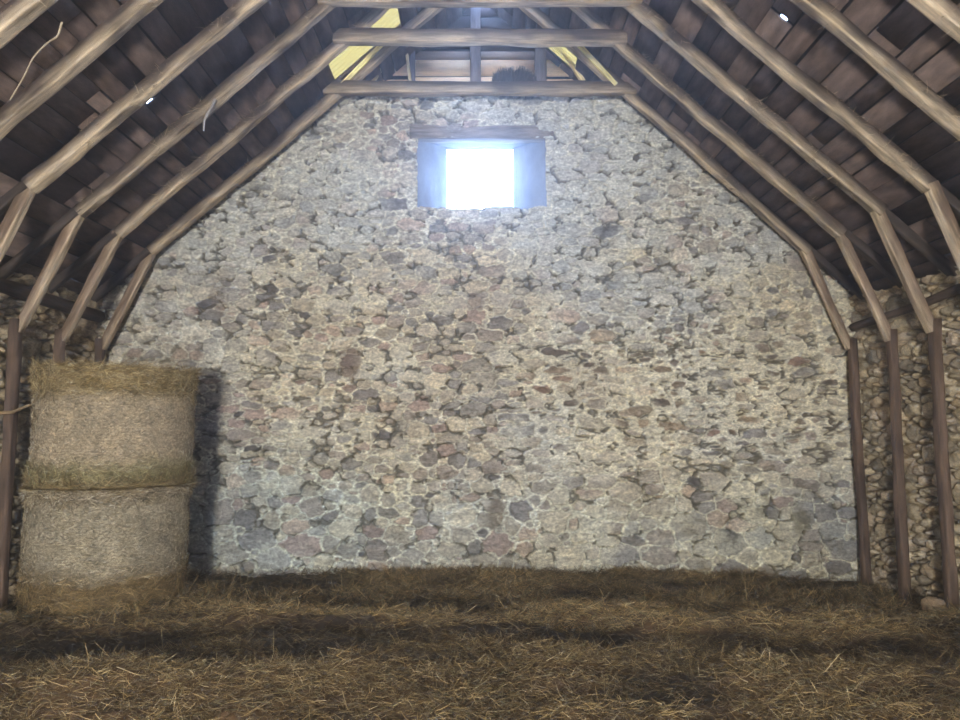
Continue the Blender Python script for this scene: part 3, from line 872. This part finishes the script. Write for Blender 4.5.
    side_straw(6000, .01, bothay * Hh + .04, G_ if seed == 1 else B_, .03, .12, .7)
    side_straw(15000, bothay * Hh, (1 - tophay) * Hh, N_, .015, .06, .6)
    side_straw(1200, Hh - .05, Hh + .01, Y_, .05, .16, .5)
    if seed == 1: side_straw(2500, .0, .05, B_, .05, .15, 1.0, .012)
    # on top
    n = 5000
    A = r.random(n) * 2 * np.pi; q = BR * np.sqrt(r.random(n))
    P = np.stack([q * np.cos(A), q * np.sin(A), np.full(n, Hh - .02) + r.random(n) * .02], 1)
    pal = np.array([srgb(*c) for c in Y_])
    Vv, Fv, Cv = strands(P, rand_dirs(n, -.1, .35), r.uniform(.05, .16, n), r.uniform(.002, .0045, n), pal[r.integers(0, 4, n)] * r.uniform(.6, 1.1, n)[:, None])
    Vv[:, 2] = np.maximum(Vv[:, 2], .0)
    sm.add(Vv, Fv, Cv)
    for vv in sm.V: vv[:, 2] = np.clip(vv[:, 2], .003, Hh - .004 if seed == 2 else 9)
    st = sm.build('straw_fringe', M_STRAW, o); st['kind'] = 'stuff'
build_bale(.13, 1.125, 'lower round hay bale standing in the loose hay, under another bale', 2, .06, .26)
build_bale(1.125, 2.12, 'upper round hay bale with yellow top rim, stacked on another bale', 1, .20, .14, .012)

# ------------------------------------------------------------------ small things
def build_bundle():
    n = 2600
    r = np.random.default_rng(9)
    A = r.uniform(-1, 1, n); X = A * .23
    H = .17 * np.sqrt(np.maximum(0, 1 - np.abs(A) ** 2.6)) + .015
    P = np.stack([X, r.uniform(-.09, .09, n), r.uniform(0, .03, n)], 1)
    D = np.stack([A * .3 + r.normal(0, .22, n), r.normal(0, .25, n), np.ones(n)], 1); D /= np.linalg.norm(D, axis=1, keepdims=True)
    c = np.array([srgb(*q) for q in [(52, 46, 44), (66, 58, 54), (42, 38, 38), (80, 70, 62)]])[r.integers(0, 4, n)]
    mb = MB(); V, F, C = strands(P, D, H * r.uniform(.75, 1.1, n), r.uniform(.005, .009, n), c, .2); V[:, 2] = np.maximum(V[:, 2], .001); mb.add(V, F, C)
    # solid heart
    th = np.linspace(0, np.pi, 13); ph = np.linspace(0, 2 * np.pi, 25)
    T, Pp = np.meshgrid(np.linspace(0, np.pi / 2, 8), ph)
    V = np.stack([.20 * np.cos(T) * np.cos(Pp), .08 * np.cos(T) * np.sin(Pp), .14 * np.sin(T)], -1).reshape(-1, 3)
    mb.add(V, grid_faces(8, 25), srgb(44, 39, 38))
    o = mb.build('twig_bundle', M_STRAW); o.location = (.385, 7.40, 5.425)
    tag(o, 'dark bristly rounded clump lying on the beam along the wall top', 'clump')
build_bundle()

def rock(name, loc, sx, sy, sz, col, seed, label):
    T, Pp = np.meshgrid(np.linspace(-np.pi / 2, np.pi / 2, 28), np.linspace(0, 2 * np.pi, 41))
    d = np.stack([np.cos(T) * np.cos(Pp), np.cos(T) * np.sin(Pp), np.sin(T)], -1)
    k = np.abs(d) ** 1.0
    rr = 1 / np.maximum((np.abs(d[..., 0]) ** 3 + np.abs(d[..., 1]) ** 3 + np.abs(d[..., 2]) ** 3) ** (1 / 3), .4)
    rr = rr * (1 + .35 * (fbm(d[..., 0] * 1.5 + d[..., 2] * 1.1 + 5 + seed, d[..., 1] * 1.5 + 5, seed, 4) - .5))
    V = (d * rr[..., None]) * np.array([sx, sy, sz])
    C = np.array(srgb(*col)) * (.75 + .5 * fbm(d[..., 0] * 4, d[..., 2] * 4 + d[..., 1] * 3, seed, 4))[..., None]
    o = mesh_np(name, V.reshape(-1, 3), grid_faces(28, 41), M_STONE, C.reshape(-1, 3), None, None, True)
    o.location = loc; tag(o, label, 'stone'); return o
rock('loose_stone', (3.73, 5.80, .15), .085, .075, .07, (150, 128, 100), 4, 'pale loose stone at the foot of a post by the right wall')

def stick():
    mb = MB()
    beam(mb, (-4.30, 5.86, 1.735), (-3.93, 5.79, 1.745), .035, .03, (0, 0, 1), srgb(150, 126, 92), 5, 10, .004, round_=1)
    beam(mb, (-3.95, 5.795, 1.744), (-3.66, 5.58, 1.80), .032, .026, (0, 0, 1), srgb(166, 140, 102), 6, 10, .004, taper=.5, round_=1)
    o = mb.build('stick', M_WOOD, smooth=True, loc=(-3.95, 5.79, 1.745))
    tag(o, 'bent bare stick poking across the post beside the upper hay bale', 'stick')
stick()

def twine(pts, w, col, label, name='hanging_twine', cat='twine'):
    """thin round strand through points"""
    P = np.array(pts, float)
    t = np.linspace(0, len(P) - 1, 28)
    Q = np.stack([np.interp(t, np.arange(len(P)), P[:, k]) for k in range(3)], 1)
    for _ in range(3):
        Q[1:-1] = (Q[:-2] + 2 * Q[1:-1] + Q[2:]) / 4
    n = len(Q); K = 6; V = []
    for i in range(n):
        d = Q[min(i + 1, n - 1)] - Q[max(i - 1, 0)]
        d, a, b = frame_for(d, (.3, .9, .2))
        th = np.arange(K) / K * 2 * np.pi
        ww = w * (1 - .4 * i / n)
        V.append(Q[i] + np.cos(th)[:, None] * a * ww + np.sin(th)[:, None] * b * ww)
    V = np.concatenate(V); F = [(i * K + k, i * K + (k + 1) % K, (i + 1) * K + (k + 1) % K, (i + 1) * K + k) for i in range(n - 1) for k in range(K)]
    o = mesh_np(name, V, np.array(F), M_STRAW, np.tile(np.array(srgb(*col)), (len(V), 1)), None, None, True, tuple(Q[0]))
    tag(o, label, cat)

twine([(-2.706, 4.2, 4.229), (-2.758, 4.25, 4.157), (-2.854, 4.3, 4.152), (-2.988, 4.36, 4.082), (-3.061, 4.4, 3.977), (-3.186, 4.45, 3.826)], .007, (176, 160, 134),
      'long pale bent root hanging across the second nearest truss at top left', 'hanging_root', 'root')
twine([(-2.367, 5.87, 4.534), (-2.39, 5.84, 4.441), (-2.44, 5.83, 4.33), (-2.444, 5.83, 4.229)], .014, (150, 144, 140),
      'short pale curled strip hanging under the left rafters', 'hanging_strip', 'strip')

# ------------------------------------------------------------------ light
def look_at(o, target):
    d = Vector(target) - o.location
    o.rotation_euler = d.to_track_quat('-Z', 'Y').to_euler()

w = bpy.data.worlds.new('sky'); SC.world = w; w.use_nodes = True
nt = w.node_tree; bg = nt.nodes['Background']
bg.inputs['Color'].default_value = (.36, .55, 1.0, 1); bg.inputs['Strength'].default_value = 30.0

def area(name, loc, target, sx, sy, power, col):
    l = bpy.data.lights.new(name, 'AREA'); l.shape = 'RECTANGLE'; l.size = sx; l.size_y = sy; l.energy = power; l.color = col
    o = bpy.data.objects.new(name, l); COL.objects.link(o); o.location = loc; look_at(o, target)
    return o
area('doorway_daylight', (-.75, YB + .05, 1.72), (-.3, 7.5, 2.2), .75, 1.1, 1500, (1.0, .955, .86))
area('doorway_fill', (-.7, YB + .02, 1.6), (0, 7.5, 1.6), 1.7, 2.2, 40, (1.0, .97, .92))  # weak ambient fill added across the doorway

pl = area('window_portal', (0, WALL_Y + .58, 4.6), (0, 0, 4.6), .95, 1.2, 1, (1, 1, 1))
pl.data.cycles.is_portal = True

def lens_veil(density, g):  # scattering volume added to imitate lens veil round the window
    m = bpy.data.materials.new('lens_veil'); m.use_nodes = True; nt = m.node_tree; nt.nodes.clear()
    out = nt.nodes.new('ShaderNodeOutputMaterial'); vs = nt.nodes.new('ShaderNodeVolumeScatter')
    vs.inputs['Density'].default_value = density; vs.inputs['Anisotropy'].default_value = g
    nt.links.new(vs.outputs[0], out.inputs['Volume'])
    mb = MB(); board_box(mb, (0, 2.2, 3.2), (5.2, 0, 0), (0, 7.6, 0), (0, 0, 4.0), (1, 1, 1))
    o = mb.build('veil_haze', m)
    tag(o, 'faint bluish haze volume added for lens glare around the window', 'haze', kind='stuff')
lens_veil(.042, .78)

# ------------------------------------------------------------------ camera
cam = bpy.data.cameras.new('camera'); cam.sensor_width = 36; cam.lens = 685 / 960 * 36
co = bpy.data.objects.new('camera', cam); COL.objects.link(co)
co.location = (0, 0, 1.62); co.rotation_euler = (math.pi / 2 + math.atan(67 / 685), 0, 0)
cam.clip_start = .05
SC.camera = co

SC.view_settings.view_transform = 'Standard'
SC.view_settings.look = 'None'
SC.view_settings.exposure = 0.07
SC.view_settings.gamma = 1.0
SC.view_settings.use_curve_mapping = False
SC.cycles.use_denoising = True
SC.cycles.max_bounces = 6
SC.cycles.diffuse_bounces = 4
